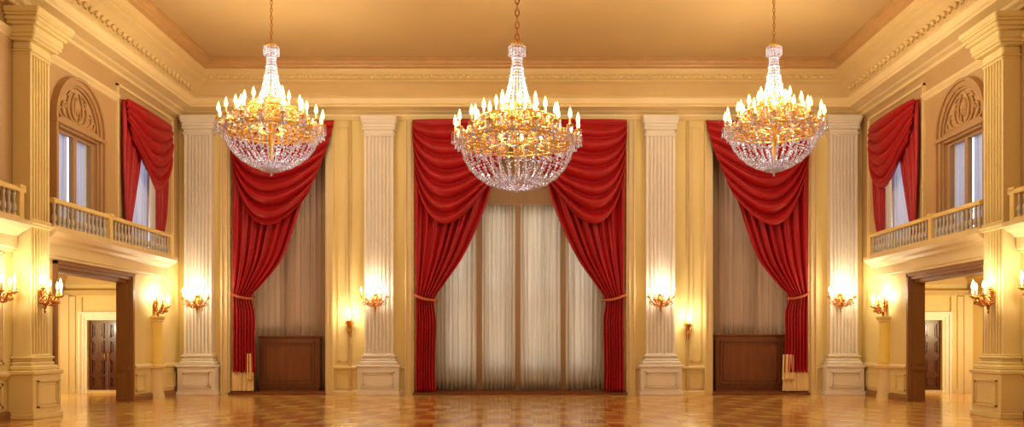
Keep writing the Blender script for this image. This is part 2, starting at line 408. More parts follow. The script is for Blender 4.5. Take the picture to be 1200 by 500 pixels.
def pilaster(label, loc, rz, w, u, ped, ztop, zcap, m, nf=7, band=None, big=False):
    loc = Vector(loc)+Matrix.Rotation(rz, 3, 'Z') @ Vector((0,.004,0))
    t = thing('pilaster', label, 'pilaster', loc, rz)
    pw, pu, pz = ped
    q = MB(); q.bbox(-pw/2-.04, pw/2+.04, 0, pu+.04, 0, .13, .015); q.bbox(-pw/2, pw/2, 0, pu, .13, pz-.1, .01)
    q.bbox(-pw/2-.05, pw/2+.05, 0, pu+.05, pz-.1, pz, .02)
    for (i, d) in ((.14,.055),(.21,.03)):
        x0, x1, z0, z1 = -pw/2+i, pw/2-i, .13+i, pz-.1-i
        for (b0, b1, c0, c1) in ((x0,x0+.035,z0,z1),(x1-.035,x1,z0,z1),(x0,x1,z0,z0+.035),(x0,x1,z1-.035,z1)): q.box(b0, b1, pu-.01, pu+d, c0, c1)
    q.build('pedestal', m, t)
    q = MB(); stack(q, w, u, ((pz,pz+.12,(pw-w)/2-.04),(pz+.12,pz+.2,(pw-w)/2-.1),(pz+.2,pz+.27,.05),(pz+.27,pz+.33,.09),(pz+.33,pz+.38,.03)), .03)
    q.build('base_moulding', m, t)
    q = MB(); fluted(q, w, u, pz+.38, zcap, nf); q.build('shaft', m, t)
    H = ztop-zcap; q = MB()
    ex = .42 if big else .14
    rows = [(0,.06,.03),(.06,.1,.07),(.1,.3,.02),(.3,.36,.3*ex+.03),(.36,.45,.5*ex),(.45,.62,.55*ex),(.62,.7,.72*ex),(.7,.8,.85*ex),(.8,.86,.92*ex),(.86,1,ex)]
    stack(q, w, u, [(zcap+a*H, zcap+b*H, e) for a, b, e in rows], .03)
    q.build('capital', m, t)
    if band:
        q = MB(); stack(q, w, u, ((band,band+.06,.05),(band+.06,band+.12,.09),(band+.12,band+.2,.04)), .02); q.build('band', m, t)
    return t
ped = (1.3,.5,1.06)
pilaster('white fluted pilaster in the back left corner, beside the left side window', (-11.22,DEP,0), PI, .95, .34, ped, 9.7, 9.05, M['pil'])
pilaster('white fluted pilaster between the left side window and the central red drapes', (-4.93,DEP,0), PI, 1.0, .34, (1.42,.5,1.06), 9.7, 9.0, M['pil'])
pilaster('white fluted pilaster between the central red drapes and the right side window', (4.87,DEP,0), PI, 1.0, .34, (1.42,.5,1.06), 9.7, 9.0, M['pil'])
pilaster('white fluted pilaster in the back right corner, beside the right side window', (11.24,DEP,0), PI, .95, .34, ped, 9.7, 9.05, M['pil'])
pilaster('tall ochre fluted pilaster standing out of the left wall beside the balcony', (-12,20.56,0), -PI/2, .82, .42, (1.2,.6,1.15), 9.62, 8.62, M['pily'], 6, 4.55, True)
pilaster('tall ochre fluted pilaster standing out of the right wall beside the balcony', (12,20.9,0), PI/2, .86, .42, (1.3,.6,1.15), 9.62, 8.62, M['pily'], 6, 4.55, True)

# demi columns under the wall sconces of the low bays
for s, nm in ((-1,'left'),(1,'right')):
    t = thing('demi_column', 'slim yellow half column under a sconce on the %s wall, next to the low opening' % nm, 'column', (s*11.97,27.95,0), PI/2*s)
    MB().lathe([(.26,1.16),(.26,1.2),(.23,1.25),(.22,2.5)], 20).build('shaft', M['demi'], t, True, angle=40)
    MB().lathe([(.22,2.5),(.26,2.52),(.26,2.56),(.32,2.62),(.32,2.68)], 20).build('capital', M['rail'], t, True, angle=40)
    MB().lathe([(.33,1.0),(.33,1.08),(.28,1.11),(.28,1.16)], 20).build('base', M['rail'], t, True, angle=40)
    MB().lathe([(.3,0),(.3,.1),(.26,.2),(.25,.95),(.3,1.0)], 20).build('pedestal', M['trim'], t, True, angle=40)

# ------------------------------------------------------------------ balconies
slabp = [(0,3.93),(.14,3.95),(.14,4.0),(.18,4.03),(.18,4.3),(.24,4.33),(.3,4.40),(.42,4.46),(.5,4.54),(.52,4.56),(.52,4.66),(0,4.66)]
def balcony(s, y0, y1, label, posts, n):
    m = mL if s < 0 else mR
    t = thing('balcony', label, 'balcony', (s*HW, (y0+y1)/2, 3.93), 0, world=True)
    MB().extrude(slabp, y0, y1, m).build('slab', M['trim'], t)
    rd = .32
    q = MB(); q.extrude([(rd-.09,5.31),(rd+.09,5.31),(rd+.1,5.36),(rd+.07,5.42),(rd-.07,5.42),(rd-.1,5.36)], y0+.1, y1-.12, m); q.build('handrail', M['rail'], t)
    q = MB(); q.box(y0+.1, y1-.12, rd-.08, rd+.08, 4.66, 4.74, m); q.build('bottom_rail', M['rail'], t)
    for p in posts:
        q = MB(); q.bbox(p-.09, p+.09, rd-.09, rd+.09, 4.66, 5.40, .012, m); q.bbox(p-.12, p+.12, rd-.12, rd+.12, 5.40, 5.47, .015, m); q.build('post', M['rail'], t)
    q = MB(); q.box(y1-.14, y1-.02, 0, rd+.08, 5.31, 5.41, m); q.build('side_rail', M['rail'], t)
    q = MB(); q.box(y1-.12, y1-.04, 0, rd, 4.66, 4.74, m)
    q.build('side_rail', M['rail'], t)
    pr = [(r_*.85, z_) for r_, z_ in [(.06,0),(.06,.05),(.035,.08),(.06,.12),(.072,.18),(.06,.25),(.03,.31),(.045,.34),(.03,.37),(.04,.44),(.05,.5),(.03,.53),(.055,.56),(.055,.575)]]
    b0 = None
    for k in range(n):
        y = lerp(y0+.25, y1-.38, k/(n-1))
        if min(abs(y-p) for p in posts) < .15: continue
        p = Vector(m(y, rd, 4.735))-t.location
        if b0 is None:
            b0 = MB().lathe(pr, 10).build('baluster', M['balu'], None, True, angle=50); b0.parent = t; b0.location = p
        else:
            c = b0.copy(); C.objects.link(c); c.parent = t; c.location = p
for s, nm in ((-1,'left'),(1,'right')):
    balcony(s, 21.12 if s < 0 else 21.45, 28.6, 'long cream balcony with stone balusters under the windows of the %s wall' % nm, (24.2, 28.38), 33)
    balcony(s, 16.0, 20.05 if s < 0 else 20.35, 'nearer balcony cut off by the %s edge of the photo, before the tall pilaster' % nm, (19.85 if s < 0 else 20.15, 16.2), 18)

# ------------------------------------------------------------------ windows
def wframe(n, m, a0, a1, z0, z1, d, cols, mull, rows=(), fm='frame', fw=.12):
    r = s_empty('window_%d' % n)
    q = MB()
    for (b0, b1, c0, c1) in ((a0,a0+fw,z0,z1),(a1-fw,a1,z0,z1),(a0+fw,a1-fw,z0,z0+fw),(a0+fw,a1-fw,z1-fw,z1)): q.box(b0, b1, d-.07, d+.07, c0, c1, m)
    q.build('window_frame', M[fm], r)
    for c in cols: MB().box(c-mull/2, c+mull/2, d-.06, d+.06, z0+fw, z1-fw, m).build('mullion', M[fm], r)
    for z in rows: MB().box(a0+fw, a1-fw, d-.05, d+.05, z-.04, z+.04, m).build('glazing_bar', M[fm], r)
    MB().box(a0+fw, a1-fw, d-.012, d-.006, z0+fw, z1-fw, m).build('pane', M['glass'], r)
    return r
wframe(1, mB, -9.7, -7.3, 2.3, 8.6, -1.12, (-8.5,), .14, (5.4,))
wframe(2, mB, -2.75, 2.7, .9, 6.75, -1.12, (-1.45,-.12,1.5), .14, (3.4,))
wframe(3, mB, 7.2, 9.6, 2.3, 8.6, -1.12, (8.4,), .14, (5.4,))
# tan posts and transom standing in the central bay, between the sheers
q = MB(); Y = .0
for (a0, a1) in ((-1.74,-1.32),(-.28,.1),(1.36,1.76)): q.box(a0, a1, -.96, -.84, STEP, 6.85, mB)
q.box(-3.75, 3.72, -1.0, -.8, 6.75, 6.85, mB); q.box(-3.75, 3.72, -1.0, -.88, 6.85, 7.4, mB); q.box(-3.75, 3.72, -1.0, -.82, 7.4, 7.55, mB); q.box(-.12, -.0, -1.0, -.84, 7.4, HEAD, mB)
struct(q.build('trim_40', M['frame']))
wn = 4
for s, nm, m in ((-1,'left',mL),(1,'right',mR)):
    a0, a1, z1 = AW
    wframe(wn, m, a0, a1, FL+.02, z1, -.1, (lerp(a0,a1,.5),), .17, (), 'frame', .13)
    r = bpy.data.objects['window_%d' % wn]; wn += 1
    # arched casing and carved fan
    cy, rz_, R = (a0+a1)/2, 7.62, 1.02
    q = MB()
    for (r0, r1, d) in ((R,R+.07,.07),(R+.07,R+.2,.12),(R+.2,R+.28,.18)):
        N_ = 28; vs = []; fs = []
        for i in range(N_+1):
            th = PI*i/N_
            for rr, dd in ((r0,0),(r0,d),(r1,d),(r1,0)): vs.append(m(cy+rr*math.cos(th), dd, rz_+rr*math.sin(th)))
        for i in range(N_):
            for j in range(4): fs.append((i*4+j, i*4+(j+1) % 4, (i+1)*4+(j+1) % 4, (i+1)*4+j))
        fs += [(0,1,2,3),(N_*4,N_*4+1,N_*4+2,N_*4+3)]
        q.add(vs, fs)
        for sg in (-1,1):
            b = sorted((cy+sg*r0, cy+sg*r1)); q.box(b[0], b[1], 0, d, FL, rz_, m)
    q.box(cy-R-.3, cy+R+.3, 0, .2, rz_-.16, rz_-.06, m); q.box(cy-R, cy+R, 0, .1, rz_-.22, rz_+.04, m)
    q.build('arched_casing', M['frame'], r)
    q = MB()
    mm = lambda a, d, z: m(a, d, z)
    def stroke(pts, r0, r1=None):
        n = len(pts)*6; out = []
        ks = [(i/(len(pts)-1), p) for i, p in enumerate(pts)]
        for i in range(n+1):
            t = i/n; out.append((cy+poly([(k,p[0]) for k,p in ks], t), .03, rz_+poly([(k,p[1]) for k,p in ks], t)))
        rr = [lerp(r0, r1 if r1 else r0*.35, abs(i/n*2-.8)/1.2 if i/n > .4 else .5-i/n) for i in range(n+1)]
        q.tube(out, [max(.018, min(r0, x)) for x in rr], 8, mm)
    # central tulip shield
    q.ball((cy,.0,rz_+.55), .2, 1, .5, 1.5, mm)
    for sg in (-1,1):
        stroke([(0,.08),(sg*.24,.3),(sg*.26,.62),(sg*.1,.92)], .05)
        stroke([(sg*.03,.06),(sg*.36,.16),(sg*.5,.42),(sg*.42,.7),(sg*.3,.72)], .055)
        stroke([(sg*.1,.05),(sg*.5,.08),(sg*.74,.26),(sg*.72,.48),(sg*.58,.5),(sg*.56,.38)], .05)
        stroke([(sg*.3,.04),(sg*.6,.05),(sg*.88,.14),(sg*.9,.3),(sg*.8,.32)], .045)
        stroke([(sg*.05,.1),(sg*.13,.3),(sg*.12,.5)], .03)
        stroke([(sg*.15,.88),(sg*.35,.86),(sg*.52,.72)], .035)
        q.ball((cy+sg*.62,.02,rz_+.4), .06, 1, .8, 1, mm); q.ball((cy+sg*.38,.02,rz_+.6), .05, 1, .8, 1, mm)
    q.build('carved_fan', M['carve'], r, True)
    a0, a1, z1 = CW
    wframe(wn, m, a0, a1, FL+.02, z1, -.2, (lerp(a0,a1,.62),), .22, (), 'frame', .14); wn += 1

# doors in the alcoves
for s, nm, n in ((-1,'left',1),(1,'right',2)):
    x0, x1 = (14.4,15.72) if s < 0 else (13.95,15.3)
    r = s_empty('door_%d' % n)
    X = lambda v: s*v
    def mD(a, d, z): return (s*a, 31-d, z)
    q = MB()
    for (i, j, d) in ((.0,.1,.06),(.1,.22,.09),(.22,.3,.14)):
        q.box(x0-j, x0-i, 0, d, 0, 2.64+i, mD); q.box(x1+i, x1+j, 0, d, 0, 2.64+i, mD); q.box(x0-j, x1+j, 0, d, 2.64+i, 2.64+j, mD)
    q.build('door_frame', M['white'], r)
    MB().box(x0, x1, -.25, .06, 0, .1, mD).build('threshold', M['hem'], r)
    xm = (x0+x1)/2
    for k, (b0, b1) in enumerate(((x0,xm-.008),(xm+.008,x1))):
        q = MB(); q.box(b0, b1, -.16, -.1, .1, 2.64, mD)
        for (c0, c1) in ((.2,.6),(.7,1.22),(1.42,1.9),(1.98,2.52)):
            e0, e1 = b0+.1, b1-.1
            for i, d in ((0,.05),(.07,.03)):
                for bb in ((e0+i,e0+i+.03,c0+i,c1-i),(e1-i-.03,e1-i,c0+i,c1-i),(e0+i,e1-i,c0+i,c0+i+.03),(e0+i,e1-i,c1-i-.03,c1-i)):
                    q.box(bb[0], bb[1], -.101, -.1+d, bb[2], bb[3], mD)
        q.box(b0, b1, -.101, -.07, 1.28, 1.36, mD)
        lf = q.build('door_leaf', M['woodd'], r)
        q = MB(); hx = b1-.06 if k == 0 else b0+.06
        q.tube([mD(hx,-.1,1.2), mD(hx,-.02,1.2), mD(hx,-.02,1.45), mD(hx,-.1,1.45)], .014, 6)
        q.build('door_handle', M['gold'], lf, True)

# wooden panelling units under the side windows
def cabinet(label, x0, x1, top, nd):
    t = thing('wood_cabinet', label, 'cabinet', ((x0+x1)/2, DEP+.6, STEP))
    w = x1-x0; h = top-STEP; fy = -.28
    q = MB(); q.box(-w/2, w/2, fy+.03, .1, .08, h-.06); q.box(-w/2+.03, w/2-.03, fy+.06, .1, 0, .08); q.build('body', M['wood'], t)
    q = MB(); q.bbox(-w/2-.04, w/2+.04, fy-.04, .1, h-.06, h, .015); q.build('top', M['wood'], t)
    for k in range(nd):
        x = -w/2+.04+k*(w-.08)/nd; x2 = x+(w-.08)/nd-.015
        q = MB(); q.box(x, x2, fy, fy+.03, .12, h-.1)
        for i, d in ((.12,.06),(.24,.035)):
            for b in ((x+i,x+i+.04,.12+i,h-.1-i),(x2-i-.04,x2-i,.12+i,h-.1-i),(x+i,x2-i,.12+i,.16+i),(x+i,x2-i,h-.14-i,h-.1-i)): q.box(b[0], b[1], fy-d, fy, b[2], b[3])
        q.box(x+.28, x2-.28, fy-.012, fy, .4, h-.38)
        d_ = q.build('door', M['wood'], t)
cabinet('low brown wood cabinet under the left side window, beside the tied red drape', -9.3, -7.14, 2.07, 1)
cabinet('low brown wood cabinet under the right side window, beside the tied red drape', 6.93, 9.4, 2.12, 1)

# ------------------------------------------------------------------ drapery
def fold(x):
    """rounded ridge, sharp valley"""
    return abs(math.sin(PI*x))**.75*2-1
def drape_panel(q, m, Lk, Rk, z0, z1, n, base, amp, nu=120, nv=70, seed=0, ref=None):
    rnd = random.Random(seed); ph = [rnd.uniform(0, 6) for _ in range(4)]
    ref = ref or max(poly(Rk, z)-poly(Lk, z) for z in (z0, z1))
    def fn(u, v):
        z = lerp(z1, z0, v); l = poly(Lk, z); r = poly(Rk, z); wd = r-l
        x = u+.018*math.sin(7*u+ph[0]+1.5*v)+.008*math.sin(17*u+ph[1])
        A = amp*(.35+.65*min(1, wd/ref))*(1+.25*math.sin(9*u+ph[2]))
        d = base+A*fold(x*n)+.25*A*math.sin(2*PI*n*1.7*u+ph[3]+2*v)
        return m(lerp(l, r, u), d, z)
    q.grid(fn, nu, nv)
def swag(q, m, LA, RA, sag, n, base, bulge, amp, low=.45, nu=70, nv=110, seed=0):
    """cloth hung between two gathered edges; LA, RA = [(v,(a,z))...]"""
    rnd = random.Random(seed); ph = [rnd.uniform(0, 6) for _ in range(4)]
    k = math.log(.5)/math.log(low)
    def at(A, v): return (poly([(t,p[0]) for t,p in A], v), poly([(t,p[1]) for t,p in A], v))
    def fn(u, v):
        l = at(LA, v); r = at(RA, v)
        g = math.sin(PI*u**k)
        g = g**.85 if g > 0 else 0
        vv = v+.012*math.sin(6*u+ph[0])*math.sin(PI*v)
        s = poly(sag, v)*g
        a = lerp(l[0], r[0], u); z = lerp(l[1], r[1], u)-s
        e = max(.0, math.sin(PI*u))**.45
        d = base+bulge*e*(.35+.65*math.sin(PI*(.12+.76*v)))+amp*(.35+.65*e)*(fold(vv*n+.35*math.sin(2.2*u+ph[1]))+.3*math.sin(2*PI*n*.5*v+3*u+ph[2]))*min(1, v*6+.2)
        return m(a, d, z)
    q.grid(fn, nu, nv)
def px(x): return (x-VX)*.0298
def pz(y): return EYE+(HY-y)*.0298
def PP(x, y): return (px(x), pz(y))
def tie(q, m, a0, a1, z0, z1, d0, r=.05):
    pts = []
    for i in range(15):
        t = i/14; pts.append(m(lerp(a0,a1,t), d0+.24*math.sin(PI*t)**.5+.02, lerp(z0,z1,t)-.06*math.sin(PI*t)))
    q.tube(pts, r, 8)
# (1) central pair
def central(s, label):
    X = lambda x: px(x) if s < 0 else px(2*609-x)
    t = thing('red_drape', label, 'drape', ((X(500)), DEP, STEP), world=True)
    t.location = (X(500), DEP-.1, STEP)
    def m(a, d, z): return mB(a if s < 0 else 2*px(609)-a, d, z)
    q = MB()
    Lk = [(STEP,px(486)),(pz(352),px(487)),(pz(300),px(486)),(pz(142),px(484))]
    Rk = [(STEP,px(511)),(pz(430),px(510)),(pz(375),px(511)),(pz(350),px(509)),(pz(335),px(519)),(pz(300),px(543)),(pz(250),px(566)),(pz(200),px(582)),(pz(160),px(598)),(pz(142),px(604))]
    drape_panel(q, m, Lk, Rk, STEP+.01, pz(142), 7.5, .18, .13, 130, 90, 3 if s < 0 else 8, ref=3.0)
    q.build('curtain_panel', M['velvet'], t, True, .012)
    q = MB()
    LA = [(0,PP(484,142)),(.5,PP(484,160)),(1,PP(486,188))]
    RA = [(0,PP(608,142)),(.5,PP(596,176)),(1,PP(578,206))]
    swag(q, m, LA, RA, [(0,.0),(.3,.75),(.6,1.35),(1,2.05)], 7, .34, .3, .15, .36, seed=5 if s < 0 else 6)
    q.build('swag', M['velvet'], t, True, .012)
    q = MB(); tie(q, m, px(485), px(512), pz(345), pz(352), .16); q.build('tieback', M['cord'], t, True)
central(-1, 'red velvet drape on the left half of the central window, swagged and tied back left')
central(1, 'red velvet drape on the right half of the central window, swagged and tied back right')
# (2) side windows of the back wall
def sidedrape(s, label):
    CX = 609.5
    t = thing('red_drape', label, 'drape', ((px(283) if s < 0 else px(2*CX-283)), DEP-.1, STEP), world=True)
    def m(a, d, z): return mB(a if s < 0 else 2*px(CX)-a, d, z)
    zb = pz(436)
    q = MB()
    Lk = [(zb,px(272)),(pz(350),px(272)),(pz(142),px(271))]
    Rk = [(zb,px(300)),(pz(400),px(299)),(pz(365),px(299)),(pz(347),px(295)),(pz(335),px(306)),(pz(305),px(330)),(pz(270),px(344)),(pz(230),px(357)),(pz(190),px(374)),(pz(142),px(388))]
    drape_panel(q, m, Lk, Rk, zb, pz(142), 7.5, .18, .13, 130, 90, 13 if s < 0 else 18, ref=3.0)
    q.build('curtain_panel', M['velvet'], t, True, .012)
    q = MB()
    LA = [(0,PP(271,143)),(.5,PP(271,158)),(1,PP(273,178))]
    RA = [(0,PP(393,142)),(.4,PP(386,170)),(.75,PP(374,200)),(1,PP(362,228))]
    swag(q, m, LA, RA, [(0,.15),(.3,.95),(.6,1.5),(1,1.95)], 7, .34, .3, .15, .38, seed=15 if s < 0 else 16)
    q.build('swag', M['velvet'], t, True, .012)
    q = MB(); tie(q, m, px(271), px(298), pz(343), pz(350), .16, .045); q.build('tieback', M['cord'], t, True)
    # pale lining showing at the foot
    q = MB()
    x0, x1, yt = (289,296,414) if s < 0 else (288,302,415)
    drape_panel(q, m, [(pz(445),px(x0)),(pz(yt),px(x0+1))], [(pz(445),px(x1+1)),(pz(yt),px(x1))], pz(445), pz(yt), 2.5, .22, .03, 30, 12, 4)
    q.build('lining', M['hem'], t, True, .012)
    q = MB()
    drape_panel(q, m, [(STEP,px(271)),(pz(434),px(272))], [(STEP,px(297 if s < 0 else 302)),(pz(434),px(297 if s < 0 else 301))], STEP+.01, pz(434), 4.5, .16, .03, 60, 14, 4)
    q.build('hem_band', M['hem'], t, True, .012)
sidedrape(-1, 'red velvet drape over the left side window, gathered to the left and tied low')
sidedrape(1, 'red velvet drape over the right side window, gathered to the right and tied low')
# (3) drapes over the upper windows of the side walls
def wlY(x, u=.15): return (HW-u)*F/(VX-x)
for s, nm, m in ((-1,'left',mL),(1,'right',mR)):
    t = thing('red_drape', 'short red swagged drape over the balcony window of the %s wall' % nm, 'drape', (s*(HW-.1),27.3,FL+.4), world=True)
    y0, y1, zt = 25.55, 28.85, 9.12
    q = MB()
    LA = [(0,(y0,zt)),(.5,(y0+.08,8.6)),(1,(y0+.45,7.9))]
    RA = [(0,(y1,zt)),(.5,(y1-.0,8.6)),(1,(y1-.08,7.95))]
    swag(q, m, LA, RA, [(0,0),(.3,.5),(.6,.9),(1,1.2)], 6, .2, .16, .09, .56, seed=25+s)
    q.build('swag', M['velvet'], t, True, .012)
    q = MB()
    drape_panel(q, m, [(5.0,y0+.15),(7.0,y0),(9.1,y0)], [(5.0,y0+.35),(6.2,y0+.72),(7.6,y0+1.1),(9.1,y0+1.2)], 4.75, 9.1, 4.5, .12, .045, 50, 50, 31)
    q.build('tail', M['velvet'], t, True, .012)
    q = MB()
    drape_panel(q, m, [(5.0,y1-1.0),(6.8,y1-1.05),(9.1,y1-.95)], [(5.0,y1-.62),(6.2,y1-.2),(9.1,y1-.02)], 4.75, 9.1, 4.5, .12, .045, 50, 50, 32)
    q.build('tail', M['velvet'], t, True, .012)

# sheers
def sheer_panel(label, m, a0, a1, z0, z1, d, n, mt, group=None, seed=0, amp=.05, b0=None, b1=None):
    q = MB(); b0 = a0 if b0 is None else b0; b1 = a1 if b1 is None else b1
    drape_panel(q, m, [(z0,b0),(z1,a0)], [(z0,b1),(z1,a1)], z0, z1, n, d, amp, int(n*14), 16, seed)
    p = Vector(m((a0+a1)/2, d, z0)); o = q.build('sheer_curtain', mt, None, True, .004)
    tag(o, label, 'curtain', group)
    for v in o.data.vertices: v.co = v.co-p
    o.location = p
    return o
sheer_panel('grey ivory sheer curtain beside the left drape of the central window', mB, -3.7, -1.58, STEP+.01, 6.76, -.62, 13, M['sheer'], seed=1)
sheer_panel('pale sheer curtain left of the centre post of the central window', mB, -1.38, -.19, STEP+.01, 6.76, -.62, 9, M['sheer'], seed=2)
sheer_panel('pale sheer curtain right of the centre post of the central window', mB, .0, 1.44, STEP+.01, 6.76, -.62, 10, M['sheer'], seed=3)
sheer_panel('grey ivory sheer curtain beside the right drape of the central window', mB, 1.62, 3.67, STEP+.01, 6.76, -.62, 13, M['sheer'], seed=4)
sheer_panel('taupe sheer curtain behind the left cabinet, left half of the side window', mB, -10.1, -8.38, STEP+.01, 9.3, -.93, 9, M['sheerd'], seed=5, amp=.028)
sheer_panel('taupe sheer curtain behind the left cabinet, right half of the side window', mB, -8.5, -6.88, STEP+.01, 9.3, -.79, 9, M['sheerd'], seed=6, amp=.028)
sheer_panel('taupe sheer curtain behind the right cabinet, left half of the side window', mB, 6.78, 8.52, STEP+.01, 9.3, -.93, 9, M['sheerd'], seed=7, amp=.028)
sheer_panel('taupe sheer curtain behind the right cabinet, right half of the side window', mB, 8.4, 10.0, STEP+.01, 9.3, -.79, 9, M['sheerd'], seed=8, amp=.028)
for s, nm, m in ((-1,'left',mL),(1,'right',mR)):
    a0, a1, z1 = AW; c = (a0+a1)/2
    sheer_panel('white curtain in the nearer pane of the arched window, %s wall' % nm, m, a0+.1, c-.06, FL+.2, z1-.1, -.22, 4, M['lace'], seed=9, amp=.025)
    sheer_panel('white curtain in the farther pane of the arched window, %s wall' % nm, m, c+.06, a1-.1, FL+.2, z1-.1, -.22, 4, M['lace'], seed=10, amp=.025)
    a0, a1, z1 = CW
    sheer_panel('white lace curtain under the red swag of the balcony window, %s wall' % nm, m, a0+.1, a0+1.6, FL+.1, z1-.1, -.06, 8, M['lace'], seed=11, amp=.025, b0=a0-.05, b1=a0+1.45)

# ------------------------------------------------------------------ candle lights
def light(loc, power, col=(1,.89,.67), r=.12, name='candle_and_fill_light'):
    l = bpy.data.lights.new(name, 'POINT'); l.energy = power; l.color = col; l.shadow_soft_size = r
    o = bpy.data.objects.new(name, l); o.location = loc; C.objects.link(o); return o
def flame_prof(h, r): return [(r*.3,0),(r*.8,h*.12),(r,h*.3),(r*.8,h*.55),(r*.4,h*.8),(r*.05,h)]
def scroll(cx, cz, r0, turns, sgn, n=14):
    return [(cx+sgn*r0*(1-i/n*.75)*math.cos(PI+turns*2*PI*i/n), cz+r0*(1-i/n*.75)*math.sin(PI+turns*2*PI*i/n)) for i in range(n+1)]
def make_sconce(arms):
    t = thing('candle_sconce', '', 'sconce')
    q = MB()
    q.lathe([(.01,-.02),(.09,0),(.11,.03),(.06,.05),(.02,.06)], 14, m=lambda x, y, z: (x, z+.01, y*1.7))
    for sg in (-1,1):
        pts = scroll(sg*.1, .1, .07, 1.1, -sg); q.tube([(x, .05, z) for x, z in pts], .014, 6)
        pts = scroll(sg*.09, -.13, .06, 1.0, -sg); q.tube([(x, .05, z) for x, z in pts], .013, 6)
        q.ball((sg*.05,.06,.2), .035, 1, .7, 1.6)
    q.ball((0,.07,0), .06, 1, 1, 1.2); q.ball((0,.07,.2), .045, 1, .8, 1.5)
    q.build('backplate', M['goldd'], t, True)
    q = MB(); q.lathe([(.005,-.42),(.02,-.4),(.03,-.37),(.012,-.34),(.035,-.3),(.05,-.25),(.03,-.2),(.06,-.14),(.03,-.08),(.015,0)], 12, (0,.1,0)); q.build('finial', M['goldd'], t, True)
    for (x, y, z) in arms:
        q = MB(); pts = []
        for i in range(17):
            w = i/16; r = w
            pts.append((x*r, .1+(y-.1)*r, -.1-.14*math.sin(PI*min(1, w*1.15))+(z+.1)*w**2.2))
        q.tube(pts, [.024-.008*i/16 for i in range(17)], 8)
        sg = 1 if x >= 0 else -1
        sc = scroll(0, 0, .075, 1.2, sg)
        q.tube([(x*.55+a*(1 if x else .6), .1+(y-.1)*.55, -.06+b) for a, b in sc], .013, 6)
        sc = scroll(0, 0, .05, 1.2, -sg)
        q.tube([(x*.85+a, .1+(y-.1)*.85, z*.5-.14+b) for a, b in sc], .012, 6)
        for k in range(3): q.ball((x*(.3+.22*k), .1+(y-.1)*(.3+.22*k), -.13-.02*k), .028, 1.5, 1, .8)
        ar = q.build('arm', M['goldd'], t, True)
        q = MB(); q.lathe([(.012,z-.06),(.03,z-.03),(.075,z),(.08,z+.015),(.03,z+.02),(.03,z+.05),(.036,z+.055)], 12, (x,y,0)); q.build('drip_pan', M['gold'], t, True)
        cd = MB().lathe([(.024,z+.05),(.022,z+.19)], 10, (x,y,0)).build('candle', M['wax'], t, True, angle=50)
        MB().lathe(flame_prof(.17,.035), 10, (x,y,z+.19)).build('flame', M['flames'], cd, True)
    return t
A5 = [(-.44,.24,.1),(-.25,.36,.02),(0,.4,-.02),(.25,.36,.02),(.44,.24,.1)]
proto = make_sconce(A5)
SC = [
 ('gilt five-light sconce on the left wall at the photo\'s left edge, under the nearer balcony', (-12.0,19.35,2.95), -PI/2),
 ('gilt five-light sconce on the tall ochre pilaster of the left wall', (-11.58,20.56,2.93), -PI/2),
 ('gilt five-light sconce above the slim half column on the left wall', (-12.0,27.95,3.0), -PI/2),
 ('gilt five-light sconce on the white pilaster in the back left corner', (-11.2,DEP-.34,3.25), PI),
 ('gilt five-light sconce on the white pilaster left of the central window', (-5.05,DEP-.34,3.3), PI),
 ('gilt five-light sconce on the white pilaster right of the central window', (4.85,DEP-.34,3.3), PI),
 ('gilt five-light sconce on the white pilaster in the back right corner', (11.08,DEP-.34,3.3), PI),
 ('gilt five-light sconce above the slim half column on the right wall', (12.0,27.95,3.0), PI/2),
 ('gilt five-light sconce on the tall ochre pilaster of the right wall', (11.58,20.9,2.93), PI/2),
 ('gilt five-light sconce on the right wall at the photo\'s right edge, under the nearer balcony', (12.0,19.55,3.05), PI/2)]
PW = {'side': 52, 'back': 52}
for i, (lb, loc, rz) in enumerate(SC):
    o = proto if i == 0 else copy_tree(proto)
    o.location = Vector(loc)+Matrix.Rotation(rz, 3, 'Z') @ Vector((0,.02,0)); o.rotation_euler = (0,0,rz); o['label'] = lb; o['category'] = 'sconce'; o['group'] = 'gilt wall sconces'
    out = Matrix.Rotation(rz, 3, 'Z') @ Vector((0,.42,.36))
    light(Vector(loc)+out, PW['back'] if abs(rz) > 3 else PW['side'])
# single torch sconces beside the pilasters
def torch():
    t = thing('torch_sconce', '', 'sconce')
    q = MB(); q.lathe([(.01,-.5),(.03,-.46),(.022,-.4),(.05,-.34),(.05,-.28),(.025,-.25),(.04,-.15),(.08,-.05),(.1,0),(.1,.06),(.07,.08),(.04,.09)], 14, (0,.16,0)); q.build('holder', M['goldd'], t, True, angle=50)
    q = MB(); q.box(-.05,.05,0,.03,-.5,-.05); q.tube([(0,0,-.3),(0,.1,-.33),(0,.16,-.3)], .02, 8)
    for sg in (-1,1): q.tube([(sg*.06+a, .14, .0+b) for a, b in scroll(sg*.04, .02, .07, 1.2, -sg)], .014, 6)
    q.build('bracket', M['goldd'], t, True, angle=50)
    cd = MB().lathe([(.03,.08),(.028,.16)], 10, (0,.16,0)).build('candle', M['wax'], t, True, angle=50)
    MB().lathe(flame_prof(.26,.07), 12, (0,.16,.16)).build('flame', M['flames'], cd, True)
    return t
tp = torch()
for i, (lb, loc) in enumerate((('small single-flame torch sconce on the back wall, right of the left side window', (-5.98,DEP-.035,2.52)), ('small single-flame torch sconce on the back wall, left of the right side window', (5.86,DEP-.035,2.42)))):
    o = tp if i == 0 else copy_tree(tp)
    o.location = loc; o.rotation_euler = (0,0,PI); o['label'] = lb; o['category'] = 'sconce'; o['group'] = 'torch sconces'
    light(Vector(loc)+Vector((0,-.4,.35)), 36)

